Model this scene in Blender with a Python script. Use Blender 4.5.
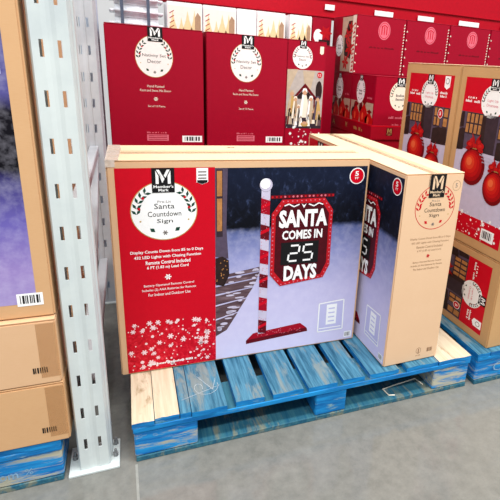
import bpy, bmesh, math, random
from mathutils import Vector, Matrix

random.seed(7)
S = bpy.context.scene
COL = S.collection
for o in list(bpy.data.objects):
    bpy.data.objects.remove(o)

# ------------------------------------------------------------------ camera
F, PX, PY = 471.54, 326.0, 218.92
CAM = Vector((0.0423, -1.2167, 1.1660))
CR = Vector((0.92531, -0.37320, 0.06722))
CU = Vector((0.05634, 0.31059, 0.94887))
CF = Vector((0.37500, 0.87422, -0.30842))
cd = bpy.data.cameras.new('camera')
co = bpy.data.objects.new('camera', cd)
COL.objects.link(co)
co.matrix_world = Matrix((
    (CR.x, CU.x, -CF.x, CAM.x), (CR.y, CU.y, -CF.y, CAM.y),
    (CR.z, CU.z, -CF.z, CAM.z), (0, 0, 0, 1)))
cd.sensor_width = 36
cd.lens = F / 500 * 36
cd.shift_x = -(PX - 250) / 500
cd.shift_y = (PY - 250) / 500
cd.clip_start = 0.02
S.camera = co

# ------------------------------------------------------------------ world, lamps, exposure
W = bpy.data.worlds.new('store_ambient')
S.world = W
W.use_nodes = True
bg = W.node_tree.nodes['Background']
bg.inputs[0].default_value = (0.93, 0.97, 1.0, 1)
bg.inputs[1].default_value = 0.46


def area(name, loc, sx, sy, power, color=(1, 0.985, 0.96), rot=(0, 0, 0)):
    l = bpy.data.lights.new(name, 'AREA')
    l.shape = 'RECTANGLE'
    l.size, l.size_y, l.energy, l.color = sx, sy, power, color
    o = bpy.data.objects.new(name, l)
    o.location, o.rotation_euler = loc, rot
    COL.objects.link(o)
    return o


# rows of high-bay strip lights over the aisle and over the next aisle
area('aisle_strip_light', (1.2, -1.2, 5.2), 8.0, 0.5, 250)
area('aisle_strip_light', (1.2, -3.4, 5.2), 8.0, 0.5, 330)
area('aisle_strip_light', (1.2, 4.2, 5.6), 8.0, 0.5, 220)
S.view_settings.view_transform = 'Standard'
S.view_settings.look = 'None'
S.view_settings.gamma = 1
S.view_settings.use_curve_mapping = False
S.view_settings.exposure = 0.38


# ------------------------------------------------------------------ materials
def lin(c):
    r = []
    for v in c:
        v = v / 255
        r.append(v / 12.92 if v <= 0.04045 else ((v + 0.055) / 1.055) ** 2.4)
    return (*r, 1)


MATS = {}


class NT:
    def __init__(s, name):
        s.m = bpy.data.materials.new(name)
        s.m.use_nodes = True
        s.t = s.m.node_tree
        s.b = s.t.nodes['Principled BSDF']
        MATS[name] = s.m

    def n(s, typ, **kw):
        nd = s.t.nodes.new(typ)
        for k, v in kw.items():
            if k in nd.inputs.keys() if hasattr(nd.inputs, 'keys') else False:
                nd.inputs[k].default_value = v
            else:
                setattr(nd, k, v)
        return nd

    def l(s, a, b):
        s.t.links.new(a, b)

    def coord(s, kind='Object', scale=(1, 1, 1)):
        tc = s.n('ShaderNodeTexCoord')
        mp = s.n('ShaderNodeMapping')
        mp.inputs['Scale'].default_value = scale
        s.l(tc.outputs[kind], mp.inputs['Vector'])
        return mp.outputs['Vector']

    def noise(s, vec, scale, detail=4, rough=0.6, dist=0.0):
        nd = s.n('ShaderNodeTexNoise')
        nd.inputs['Scale'].default_value = scale
        nd.inputs['Detail'].default_value = detail
        nd.inputs['Roughness'].default_value = rough
        nd.inputs['Distortion'].default_value = dist
        s.l(vec, nd.inputs['Vector'])
        return nd.outputs['Fac']

    def ramp(s, fac, stops, interp='LINEAR'):
        nd = s.n('ShaderNodeValToRGB')
        cr = nd.color_ramp
        cr.interpolation = interp
        while len(cr.elements) < len(stops):
            cr.elements.new(0.5)
        for e, (p, c) in zip(cr.elements, stops):
            e.position = p
            e.color = lin(c) if len(c) == 3 else c
        s.l(fac, nd.inputs['Fac'])
        return nd.outputs['Color']

    def mix(s, fac, a, b, mode='MIX'):
        nd = s.n('ShaderNodeMix', data_type='RGBA', blend_type=mode)
        for sock, v in ((nd.inputs[0], fac), (nd.inputs[6], a), (nd.inputs[7], b)):
            if isinstance(v, bpy.types.NodeSocket):
                s.l(v, sock)
            elif isinstance(v, (int, float)):
                sock.default_value = v
            else:
                sock.default_value = lin(v) if len(v) == 3 else v
        return nd.outputs[2]

    def bump(s, h, strength=0.2, dist=0.002):
        nd = s.n('ShaderNodeBump')
        nd.inputs['Strength'].default_value = strength
        nd.inputs['Distance'].default_value = dist
        s.l(h, nd.inputs['Height'])
        s.l(nd.outputs['Normal'], s.b.inputs['Normal'])

    def out(s, col, rough=0.5, metal=0.0, spec=0.4):
        if isinstance(col, bpy.types.NodeSocket):
            s.l(col, s.b.inputs['Base Color'])
        else:
            s.b.inputs['Base Color'].default_value = lin(col)
        if isinstance(rough, bpy.types.NodeSocket):
            s.l(rough, s.b.inputs['Roughness'])
        else:
            s.b.inputs['Roughness'].default_value = rough
        s.b.inputs['Metallic'].default_value = metal
        s.b.inputs['Specular IOR Level'].default_value = spec
        return s.m


def ink(name, c, rough=0.45, var=0.06, spec=0.18):
    """flat printed ink with a faint tonal mottling"""
    t = NT(name)
    n = t.noise(t.coord('Object'), 45, 2)
    d = tuple(max(0, int(v * (1 - var))) for v in c)
    return t.out(t.mix(n, d, c), rough, 0, spec)


def cardboard(name, c, d):
    t = NT(name)
    v = t.coord('Object', (1, 1, 1))
    n = t.noise(v, 6, 5)
    f = t.noise(t.coord('Object', (60, 60, 900)), 1, 2)
    a = t.mix(n, d, c)
    col = t.mix(f, a, t.mix(0.12, a, (255, 240, 215)))
    t.bump(f, 0.08, 0.0006)
    return t.out(col, 0.62, 0, 0.3)


cardboard('cardboard', (218, 176, 136), (206, 162, 120))
cardboard('cardboard_deep', (210, 164, 116), (194, 148, 102))
cardboard('cardboard_pale_lit', (230, 198, 164), (222, 187, 150))  # overhead light on the box tops painted in; also pale logo strokes
cardboard('cardboard_end', (226, 188, 152), (216, 176, 138))
cardboard('cardboard_brown', (201, 155, 100), (180, 134, 82))
ink('ink_red', (204, 0, 30))
ink('ink_red_dark', (164, 4, 32))
ink('ink_crimson_shaded', (158, 0, 36))  # second-row red, darkened to carry the shade of the shelving overhead
ink('ink_maroon', (110, 8, 24), 0.4, 0.25)
ink('ink_sign_dark', (86, 6, 22), 0.4, 0.3)
ink('ink_sign_red', (212, 22, 36), 0.4, 0.3)
ink('ink_white', (246, 246, 246), 0.4, 0.02)
ink('ink_blush', (248, 214, 218))
ink('ink_cream', (242, 232, 214))
ink('ink_black', (22, 22, 24))
ink('ink_grey', (128, 120, 116))
ink('ink_oval', (246, 238, 236))
ink('ink_gold', (196, 160, 96))
ink('ink_green', (24, 66, 52))
ink('ink_pink', (222, 110, 128))
ink('ink_brownline', (150, 112, 84))
ink('ink_orange', (214, 148, 86), 0.4, 0.45)
ink('ink_stone', (116, 92, 96), 0.4, 0.35)
ink('ink_snow', (206, 198, 222), 0.4, 0.1)
ink('ink_purple', (96, 82, 104), 0.4, 0.3)
ink('ink_window', (62, 48, 58), 0.4, 0.3)
ink('ink_garland', (58, 40, 40), 0.4, 0.6)
ink('ink_ball', (214, 22, 22), 0.35, 0.2)
ink('ink_ball_light', (250, 92, 56), 0.35, 0.1)
ink('ink_ball_dark', (140, 6, 16), 0.35, 0.2)
for k, c in enumerate(((120, 4, 14), (166, 8, 18), (192, 14, 20), (210, 30, 24), (224, 62, 36), (238, 104, 60))):
    ink('ink_ball_%d' % k, c)
ink('ink_tan', (190, 160, 128), 0.4, 0.2)
ink('ink_room', (196, 186, 180), 0.45, 0.2)
ink('ink_skin', (206, 160, 128))
ink('ink_tree_cream', (244, 226, 172), 0.4, 0.12)
ink('ink_ivory', (250, 246, 234))
ink('ink_beige', (206, 186, 160), 0.4, 0.2)
ink('ink_lavender_box', (196, 194, 232), 0.4, 0.05)


def photo_winter(name, top=0.69, mid=0.49, zones=None):
    """printed night photograph: blue trees over lavender snow (uv in metres)"""
    t = NT(name)
    tc = t.n('ShaderNodeTexCoord')
    sx = t.n('ShaderNodeSeparateXYZ')
    t.l(tc.outputs['UV'], sx.inputs[0])
    v = tc.outputs['UV']
    wob = t.noise(v, 16, 4)
    m = t.n('ShaderNodeMath', operation='MULTIPLY_ADD')
    t.l(wob, m.inputs[0])
    m.inputs[1].default_value = 0.03
    t.l(sx.outputs['Y'], m.inputs[2])
    d = t.n('ShaderNodeMath', operation='DIVIDE')
    t.l(m.outputs[0], d.inputs[0])
    d.inputs[1].default_value = top + 0.03
    q = (mid + 0.015) / (top + 0.03)
    base = t.ramp(d.outputs[0], zones or [
        (0.0, (212, 206, 236)), (q * 0.5, (190, 186, 222)), (q * 0.8, (142, 146, 194)), (q * .96, (98, 108, 158)),
        (q, (62, 74, 118)), (1.0, (34, 48, 88))])
    mp = t.n('ShaderNodeMapping')
    mp.inputs['Scale'].default_value = (46, 30, 1)
    t.l(v, mp.inputs['Vector'])
    tr = t.noise(mp.outputs[0], 1, 6, 0.7, 0.6)
    grad = t.ramp(d.outputs[0], [(q, (8, 9, 16)), (q * 1.12, (12, 15, 27)), (min(.99, q * 1.35), (24, 32, 56))])
    trees = t.mix(t.ramp(tr, [(0.46, (0, 0, 0)), (0.58, (90, 90, 90)), (0.68, (255, 255, 255))]), t.mix(0.35, grad, (8, 10, 20)),
                  t.mix(0.26, grad, (84, 100, 146)))
    up = t.ramp(d.outputs[0], [(q * 0.985, (0, 0, 0)), (q * 1.015, (255, 255, 255))])
    snow = t.noise(v, 34, 4)
    col = t.mix(t.ramp(snow, [(0.4, (0, 0, 0)), (0.7, (160, 160, 160))]), base, t.mix(0.45, base, (232, 228, 246)))
    if not zones:
        col = t.mix(up, col, trees)
    return t.out(col, 0.45, 0, 0.12)


t = NT('ink_mottle')
n = t.noise(t.coord('UV', (1, 1, 1)), 70, 4, 0.6, 1.0)
t.out(t.ramp(n, [(0.35, (178, 0, 26)), (0.55, (206, 10, 36)), (0.72, (228, 60, 76))]), 0.45, 0, 0.18)
t = NT('ink_plank')
n = t.noise(t.coord('UV', (14, 60, 1)), 1, 5, 0.6, 0.5)
t.out(t.ramp(n, [(0.3, (66, 46, 54)), (0.55, (98, 76, 82)), (0.70, (124, 102, 110)), (0.80, (180, 170, 196))]), 0.45, 0, 0.18)
photo_winter('photo_countdown')
photo_winter('photo_left', 0.84, 0.40, [
    (0.0, (164, 152, 200)), (0.16, (150, 130, 190)), (0.30, (104, 94, 170)), (0.41, (62, 58, 116)),
    (0.45, (12, 11, 18)), (0.60, (16, 13, 22)), (0.64, (84, 80, 140)), (1.0, (58, 62, 126))])


def wood(name, paint, paint2, raw, worn, rough=0.62, gs=(90, 5, 60), ws=(14, 3.2, 14)):
    """boards: paint rubbed away along the grain (object space, grain along Y)"""
    t = NT(name)
    oi = t.n('ShaderNodeObjectInfo')
    tc = t.n('ShaderNodeTexCoord')
    ad = t.n('ShaderNodeVectorMath', operation='ADD')
    t.l(tc.outputs['Object'], ad.inputs[0])
    sc = t.n('ShaderNodeVectorMath', operation='SCALE')
    cb = t.n('ShaderNodeCombineXYZ')
    for i in range(3):
        t.l(oi.outputs['Random'], cb.inputs[i])
    t.l(cb.outputs[0], sc.inputs[0])
    sc.inputs['Scale'].default_value = 17.0
    t.l(sc.outputs[0], ad.inputs[1])

    def mp(s):
        m = t.n('ShaderNodeMapping')
        m.inputs['Scale'].default_value = s
        t.l(ad.outputs[0], m.inputs['Vector'])
        return m.outputs[0]
    grain = t.noise(mp(gs), 1, 5, 0.65)
    wear = t.noise(mp(ws), 1, 6, 0.7, 0.4)
    p = t.mix(t.ramp(grain, [(0.35, (0, 0, 0)), (0.65, (255, 255, 255))]), paint, paint2)
    r = t.mix(t.ramp(grain, [(0.3, (0, 0, 0)), (0.7, (255, 255, 255))]), raw, tuple(int(v * 0.86) for v in raw))
    k = t.ramp(wear, [(worn, (0, 0, 0)), (worn + 0.09, (255, 255, 255))])
    t.bump(grain, 0.25, 0.001)
    return t.out(t.mix(k, p, r), rough, 0, 0.25)


wood('wood_blue_top', (30, 80, 106), (84, 140, 166), (128, 144, 146), 0.54)
wood('wood_blue', (4, 92, 158), (26, 140, 206), (130, 168, 180), 0.58, 0.62, (8, 20, 70), (7, 8, 40))
wood('wood_blue_chipped', (6, 96, 170), (32, 144, 208), (190, 188, 168), 0.49, 0.62, (6, 20, 80), (4.5, 8, 34))
wood('wood_raw', (214, 202, 178), (196, 180, 152), (168, 142, 108), 0.58)
wood('wood_teal', (22, 80, 108), (56, 108, 122), (124, 130, 116), 0.53)


def paint_metal(name, c, d, rough=0.4):
    t = NT(name)
    n = t.noise(t.coord('Object'), 7, 5)
    s = t.noise(t.coord('Object', (80, 80, 3)), 1, 3)
    col = t.mix(t.ramp(n, [(0.4, (0, 0, 0)), (0.75, (255, 255, 255))]), c, d)
    col = t.mix(t.ramp(s, [(0.66, (0, 0, 0)), (0.8, (90, 90, 90))]), col, (150, 150, 150))
    return t.out(col, rough, 0.0, 0.45)


paint_metal('rack_white', (204, 212, 211), (186, 195, 197))
paint_metal('rack_shaded', (192, 196, 202), (168, 172, 180))  # rear post's shade painted into a greyer rack colour; braces share it
paint_metal('rack_pale', (186, 200, 216), (170, 186, 206))
ink('beam_red', (190, 0, 30), .5, .12)
paint_metal('bolt_steel', (120, 122, 124), (90, 92, 94), 0.35)

t = NT('concrete')
v = t.coord('Object')
big = t.noise(v, 1.3, 6, 0.6)
sml = t.noise(v, 22, 5, 0.7)
fin = t.noise(v, 150, 3, 0.7)
c1 = t.mix(t.ramp(big, [(0.3, (0, 0, 0)), (0.7, (255, 255, 255))]), (102, 103, 99), (120, 120, 115))
c2 = t.mix(t.ramp(sml, [(0.35, (0, 0, 0)), (0.7, (190, 190, 190))]), c1, (144, 143, 137))
c3 = t.mix(t.ramp(fin, [(0.56, (0, 0, 0)), (0.72, (150, 150, 150))]), c2, (98, 99, 97))
t.bump(sml, 0.05, 0.002)
t.out(c3, t.ramp(sml, [(0.3, (70, 70, 70)), (0.8, (110, 110, 110))]), 0, 0.45)
ink('joint_filler', (156, 156, 150), 0.6, 0.15)
t = NT('wall_paint')
t.out(t.mix(t.noise(t.coord('Object'), 3), (206, 208, 210), (216, 218, 219)), 0.7)

t = NT('tape_clear')
t.b.inputs['Alpha'].default_value = 0.30
t.out(t.mix(t.noise(t.coord('Object', (4, 60, 30)), 3), (206, 150, 92), (224, 176, 120)), 0.14, 0, 0.6)
t = NT('tape_white')
t.b.inputs['Alpha'].default_value = 0.55
n = t.noise(t.coord('Object'), 60, 4, 0.6, 1.0)
t.bump(n, 0.7, 0.004)
t.out(t.mix(n, (226, 206, 186), (252, 248, 244)), 0.2, 0, 0.5)
t = NT('tape_faint')
t.b.inputs['Alpha'].default_value = 0.14
t.out(t.mix(t.noise(t.coord('Object', (4, 60, 30)), 3), (226, 190, 150), (236, 206, 170)), 0.2, 0, 0.5)
t = NT('plastic_wrap')
n = t.noise(t.coord('Object'), 22, 4, 0.6, 1.5)
t.bump(n, 0.6, 0.01)
t.out(t.mix(n, (214, 220, 232), (250, 251, 253)), 0.22, 0, 0.6)
ink('stencil_pale', (150, 196, 232), 0.5, 0.4)
ink('chalk', (206, 218, 226), 0.8, 0.3)
ink('strap_grey', (96, 108, 128), 0.45, 0.2)


# ------------------------------------------------------------------ mesh helpers
class MB:
    def __init__(s):
        s.v, s.f, s.m, s.mats = [], [], [], []

    def mi(s, mat):
        if mat not in s.mats:
            s.mats.append(mat)
        return s.mats.index(mat)

    def face(s, pts, mat):
        i = len(s.v)
        s.v += [tuple(p) for p in pts]
        s.f.append(tuple(range(i, i + len(pts))))
        s.m.append(s.mi(mat))

    def mesh(s, verts, faces, mat):
        i = len(s.v)
        s.v += [tuple(p) for p in verts]
        k = s.mi(mat)
        for f in faces:
            s.f.append(tuple(i + a for a in f))
            s.m.append(k)

    def box(s, x0, y0, z0, x1, y1, z1, mat, M=None):
        vs = [(x, y, z) for z in (z0, z1) for y in (y0, y1) for x in (x0, x1)]
        if M is not None:
            vs = [tuple(M @ Vector(p)) for p in vs]
        s.mesh(vs, [(0, 2, 3, 1), (4, 5, 7, 6), (0, 1, 5, 4), (2, 6, 7, 3), (0, 4, 6, 2), (1, 3, 7, 5)], mat)

    def cyl(s, a, b, r, mat, n=10):
        a, b = Vector(a), Vector(b)
        d = (b - a).normalized()
        e = d.orthogonal().normalized()
        g = d.cross(e)
        ring = [e * math.cos(2 * math.pi * i / n) * r + g * math.sin(2 * math.pi * i / n) * r for i in range(n)]
        vs = [a + q for q in ring] + [b + q for q in ring]
        fs = [(i, (i + 1) % n, n + (i + 1) % n, n + i) for i in range(n)]
        fs += [tuple(range(n - 1, -1, -1)), tuple(range(n, 2 * n))]
        s.mesh(vs, fs, mat)

    def data(s, name, bevel=0.0, seg=1):
        me = bpy.data.meshes.new(name)
        me.from_pydata(s.v, [], s.f)
        for k in s.mats:
            me.materials.append(MATS[k])
        me.polygons.foreach_set('material_index', s.m)
        if bevel:
            bm = bmesh.new()
            bm.from_mesh(me)
            bmesh.ops.bevel(bm, geom=bm.edges[:], offset=bevel, segments=seg, affect='EDGES', clamp_overlap=True)
            bm.to_mesh(me)
            bm.free()
        me.update()
        return me

    def build(s, name, parent=None, bevel=0.0, seg=1):
        return link(name, s.data(name, bevel, seg), parent)


def link(name, me, parent=None):
    o = bpy.data.objects.new(name, me)
    COL.objects.link(o)
    if parent:
        o.parent = parent
    return o


def tag(o, label, cat, group=None, kind=None):
    if label:
        o['label'] = label
    if cat:
        o['category'] = cat
    if group:
        o['group'] = group
    if kind:
        o['kind'] = kind
    return o


def thing(name, loc, label, cat, rz=0.0, group=None):
    o = bpy.data.objects.new(name, None)
    o.empty_display_size = 0.05
    COL.objects.link(o)
    o.location = loc
    o.rotation_euler = (0, 0, rz)
    return tag(o, label, cat, group)


def copy_tree(o, parent=None):
    c = o.copy()
    COL.objects.link(c)
    c.parent = parent
    for ch in list(o.children):
        copy_tree(ch, c)
    return c


# ------------------------------------------------------------------ flat print on a face
FONT = {}


def text_geo(s, bold=0.0):
    key = (s, bold)
    if key not in FONT:
        cu = bpy.data.curves.new('lettering', 'FONT')
        cu.body = s
        cu.resolution_u = 2
        cu.offset = bold
        ob = bpy.data.objects.new('lettering', cu)
        COL.objects.link(ob)
        dg = bpy.context.evaluated_depsgraph_get()
        dg.update()
        me = bpy.data.meshes.new_from_object(ob.evaluated_get(dg))
        vs = [(q.co.x, q.co.y) for q in me.vertices]
        fs = [tuple(p.vertices) for p in me.polygons]
        bpy.data.objects.remove(ob)
        bpy.data.meshes.remove(me)
        bpy.data.curves.remove(cu)
        x0, x1 = min(a[0] for a in vs), max(a[0] for a in vs)
        y0, y1 = min(a[1] for a in vs), max(a[1] for a in vs)
        FONT[key] = (vs, fs, x0, x1, y0, y1)
    return FONT[key]


class Face:
    """a flat side of a box: o + u*U + v*V, N outwards, all in the box's own space"""
    def __init__(s, root, o, U, V, N, tf=None):
        s.root, s.o, s.U, s.V, s.N = root, Vector(o), Vector(U), Vector(V), Vector(N)
        s.tf = tf

    def at(s, u, v, layer):
        if s.tf:
            u, v = s.tf(u, v)
        return s.o + s.U * u + s.V * v + s.N * (0.00035 * layer)


def front(root, W_, D_):
    return Face(root, (0, 0, 0), (1, 0, 0), (0, 0, 1), (0, -1, 0))


def left(root, W_, D_):
    return Face(root, (0, D_, 0), (0, -1, 0), (0, 0, 1), (-1, 0, 0))


class Piece(MB):
    """one printed part; coordinates in metres on its face"""
    def __init__(s, face):
        super().__init__()
        s.fc, s.uv = face, []

    def poly(s, pts, mat, layer=1):
        s.face([s.fc.at(u, v, layer) for u, v in pts], mat)
        s.uv += list(pts)

    def rect(s, u0, v0, u1, v1, mat, layer=1):
        s.poly([(u0, v0), (u1, v0), (u1, v1), (u0, v1)], mat, layer)

    def ell(s, u, v, ru, rv, mat, layer=1, n=24, a0=0.0):
        s.poly([(u + ru * math.cos(a0 + 2 * math.pi * i / n), v + rv * math.sin(a0 + 2 * math.pi * i / n))
                for i in range(n)], mat, layer)

    def line(s, pts, w, mat, layer=1):
        for (a, b), (c, d) in zip(pts, pts[1:]):
            l = math.hypot(c - a, d - b) or 1
            nx, ny = -(d - b) / l * w / 2, (c - a) / l * w / 2
            s.poly([(a - nx, b - ny), (c - nx, d - ny), (c + nx, d + ny), (a + nx, b + ny)], mat, layer)

    def ring(s, u, v, ru, rv, w, mat, layer=1, n=28):
        for i in range(n):
            a, b = 2 * math.pi * i / n, 2 * math.pi * (i + 1) / n
            s.poly([(u + (ru - w) * math.cos(a), v + (rv - w) * math.sin(a)), (u + ru * math.cos(a), v + rv * math.sin(a)),
                    (u + ru * math.cos(b), v + rv * math.sin(b)), (u + (ru - w) * math.cos(b), v + (rv - w) * math.sin(b))], mat, layer)

    def text(s, st, u0, u1, v0, v1, mat, layer=2, bold=0.0):
        if st.startswith('~'):      # print too small to read: a row of fine strokes
            rnd = random.Random(st)
            u, w = u0, (v1 - v0) * .62
            while u < u1:
                if rnd.random() > .16:
                    s.rect(u, v0, min(u + w * .72, u1), v0 + (v1 - v0) * rnd.choice((.7, .7, 1)), mat, layer)
                u += w
            return
        vs, fs, x0, x1, y0, y1 = text_geo(st, bold)
        pts = [(u0 + (x - x0) / (x1 - x0) * (u1 - u0), v0 + (y - y0) / (y1 - y0) * (v1 - v0)) for x, y in vs]
        s.mesh([s.fc.at(u, v, layer) for u, v in pts], fs, mat)
        s.uv += pts

    def flake(s, u, v, r, mat, layer=2):
        for k in range(3):
            a = math.pi * k / 3
            s.line([(u - r * math.cos(a), v - r * math.sin(a)), (u + r * math.cos(a), v + r * math.sin(a))], r * 0.42, mat, layer)

    def leaf(s, u, v, l, w, a, mat, layer=3):
        c, d = math.cos(a), math.sin(a)
        s.poly([(u, v), (u + l * .5 * c - w * d, v + l * .5 * d + w * c), (u + l * c, v + l * d),
                (u + l * .5 * c + w * d, v + l * .5 * d - w * c)], mat, layer)

    def barcode(s, u0, v0, u1, v1, ink_='ink_black', back='ink_white', layer=2):
        if back:
            s.rect(u0, v0, u1, v1, back, layer)
        rnd = random.Random(int(u0 * 1000))
        m = (u1 - u0) * 0.12
        x = u0 + m
        while x < u1 - m:
            w = (u1 - u0) * rnd.choice((0.03, 0.05, 0.08))
            s.rect(x, v0 + (v1 - v0) * .2, min(x + w, u1 - m), v1 - (v1 - v0) * .15, ink_, layer + 1)
            x += w + (u1 - u0) * rnd.choice((0.03, 0.06))

    def done(s, name, parent):
        me = s.data(name)
        uvl = me.uv_layers.new(name='UVMap')
        for lp in me.loops:
            uvl.data[lp.index].uv = s.uv[lp.vertex_index]
        o = link(name, me, parent)
        if any(k in name for k in ('lettering', 'snowflake', 'edge_print', 'tree_picture', 'marks')):
            o['kind'] = 'stuff'
        return o


def maker_logo(p, u0, v0, u1, v1, light='ink_white', dark='ink_black', layer=4):
    """black square with the folded M and the maker's name below it"""
    w, h = u1 - u0, v1 - v0
    p.rect(u0, v0, u1, v1, dark, layer)

    def q(a, b):
        return (u0 + a * w, v0 + b * h)
    p.poly([q(.17, .36), q(.30, .36), q(.30, .68), q(.17, .90)], light, layer + 1)
    p.poly([q(.70, .36), q(.83, .36), q(.83, .90), q(.70, .68)], light, layer + 1)
    p.poly([q(.20, .93), q(.33, .93), q(.56, .56), q(.50, .46)], light, layer + 1)
    p.poly([q(.80, .93), q(.67, .93), q(.53, .70), q(.60, .60)], light, layer + 1)
    p.poly([q(.32, .80), q(.36, .80), q(.50, .42), q(.44, .42)], light, layer + 1)
    p.text("Member's", u0 + .06 * w, u1 - .06 * w, v0 + .19 * h, v0 + .31 * h, light, layer + 1, 0.02)
    p.text('Mark', u0 + .27 * w, u1 - .27 * w, v0 + .05 * h, v0 + .16 * h, light, layer + 1, 0.02)


def wreath(p, u, v, ru, rv, lines, leafmat='ink_green', ink_='ink_black', berry='ink_red', layer=3, small=None):
    """sprigs left and right inside the oval, the product name in the middle"""
    for sgn in (-1, 1):
        for k in range(5):
            a = math.radians(90 - sgn * (44 + 13 * k))
            x, y = u + ru * .82 * math.cos(a), v + rv * .82 * math.sin(a)
            for e in (-1, 1):
                p.leaf(x, y, ru * .21, ru * .045, a + sgn * 1.57 + e * .7, leafmat, layer)
            if k in (1, 3):
                p.ell(x - sgn * ru * .07, y, ru * .045, ru * .045, berry, layer + 1, 8)
        p.leaf(u + sgn * ru * .30, v - rv * .70, ru * .2, ru * .07, math.radians(90 - sgn * 50), leafmat, layer)
        p.ell(u + sgn * ru * .72, v - rv * .32, ru * .03, ru * .03, 'ink_gold', layer, 6)
    p.flake(u, v - rv * .74, ru * .08, 'ink_grey', layer)
    n = len(lines)
    if small:
        p.text(small, u - ru * .2, u + ru * .2, v + rv * .28, v + rv * .36, 'ink_grey', layer)
    for i, (st, wd) in enumerate(lines):
        y = v + rv * (-.03 - .26 * (i - (n - 2) / 2.0))
        p.text(st, u - ru * wd, u + ru * wd, y - rv * .02, y + rv * .16, ink_, layer)


def snow_pattern(p, u0, v0, u1, v1, n, mat='ink_white', rmax=0.009, layer=3, fade=True, seed=1):
    rnd = random.Random(seed)
    for i in range(n):
        u = rnd.uniform(u0, u1)
        f = rnd.random()
        v = v0 + (v1 - v0) * (f ** 1.25 if fade else f)
        k = rnd.random()
        if k < .2:
            r = rmax * rnd.uniform(.7, 1.1)
            if u - r > u0 and u + r < u1 and v - r > v0:
                p.flake(u, v, r, mat, layer)
                p.ell(u, v, r * .62, r * .62, mat, layer + 1, 8)
        elif k < .45:
            r = rmax * rnd.uniform(.35, .65)
            if u - r > u0 and u + r < u1 and v - r > v0:
                p.ell(u, v, r, r, mat, layer, 8)
        else:
            p.ell(u, v, rmax * .22, rmax * .28, mat, layer, 6)


# ------------------------------------------------------------------ cartons
def carton(root, W_, D_, H_, mat, seam='x', flap=None, tape=True, bevel=0.004):
    """corrugated box: body, two top flaps that meet in a seam, tape along the seam"""
    ft = 0.003
    b = MB()
    b.box(0, 0, 0, W_, D_, H_ - ft, mat)
    body = b.build('body', root, bevel, 2)
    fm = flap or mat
    for k in (0, 1):
        m = MB()
        e = 0.0015
        if seam == 'x':
            y0, y1 = (0.001, D_ / 2 - e) if k == 0 else (D_ / 2 + e, D_ - 0.001)
            m.box(0.001, y0, H_ - ft, W_ - 0.001, y1, H_, fm)
        else:
            x0, x1 = (0.001, W_ / 2 - e) if k == 0 else (W_ / 2 + e, W_ - 0.001)
            m.box(x0, 0.001, H_ - ft, x1, D_ - 0.001, H_, fm)
        m.build('top_flap', root, 0.001)
    if tape:
        m = MB()
        w, dz = 0.026, 0.0005
        if seam == 'x':
            m.box(-dz, D_ / 2 - w, H_, W_ + dz, D_ / 2 + w, H_ + dz, 'tape_faint')
            m.box(-dz, D_ / 2 - w, H_ - .06, 0, D_ / 2 + w, H_, 'tape_faint')
            m.box(W_, D_ / 2 - w, H_ - .06, W_ + dz, D_ / 2 + w, H_, 'tape_faint')
        else:
            m.box(W_ / 2 - w, -dz, H_, W_ / 2 + w, D_ + dz, H_ + dz, 'tape_faint')
            m.box(W_ / 2 - w, -dz, H_ - .05, W_ / 2 + w, 0, H_, 'tape_faint')
            m.box(W_ / 2 - w, D_, H_ - .05, W_ / 2 + w, D_ + dz, H_, 'tape_faint')
        m.build('packing_tape', root)
    return body


# ================================================================== SETTING
m = MB()
m.box(-4, -4, -0.1, 6, 5.5, 0, 'concrete')
tag(m.build('floor'), None, None, kind='structure')
m = MB()
# control joint in the slab, starting at the pallet corner and running towards the aisle
a, b = Vector((0.012, 0.02, 0)), Vector((-0.002, -3.0, 0))
m.box(-0.004, -3.2, 0.0, 0.003, -0.005, 0.0006, 'joint_filler', Matrix.Rotation(math.radians(1.0), 4, 'Z') @ Matrix.Translation((0.006, 0, 0)))
tag(m.build('trim_1'), None, None, kind='structure')
m = MB()
m.box(-4, 5.4, 0, 6, 5.5, 3.2, 'wall_paint')
tag(m.build('wall_back'), None, None, kind='structure')


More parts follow.
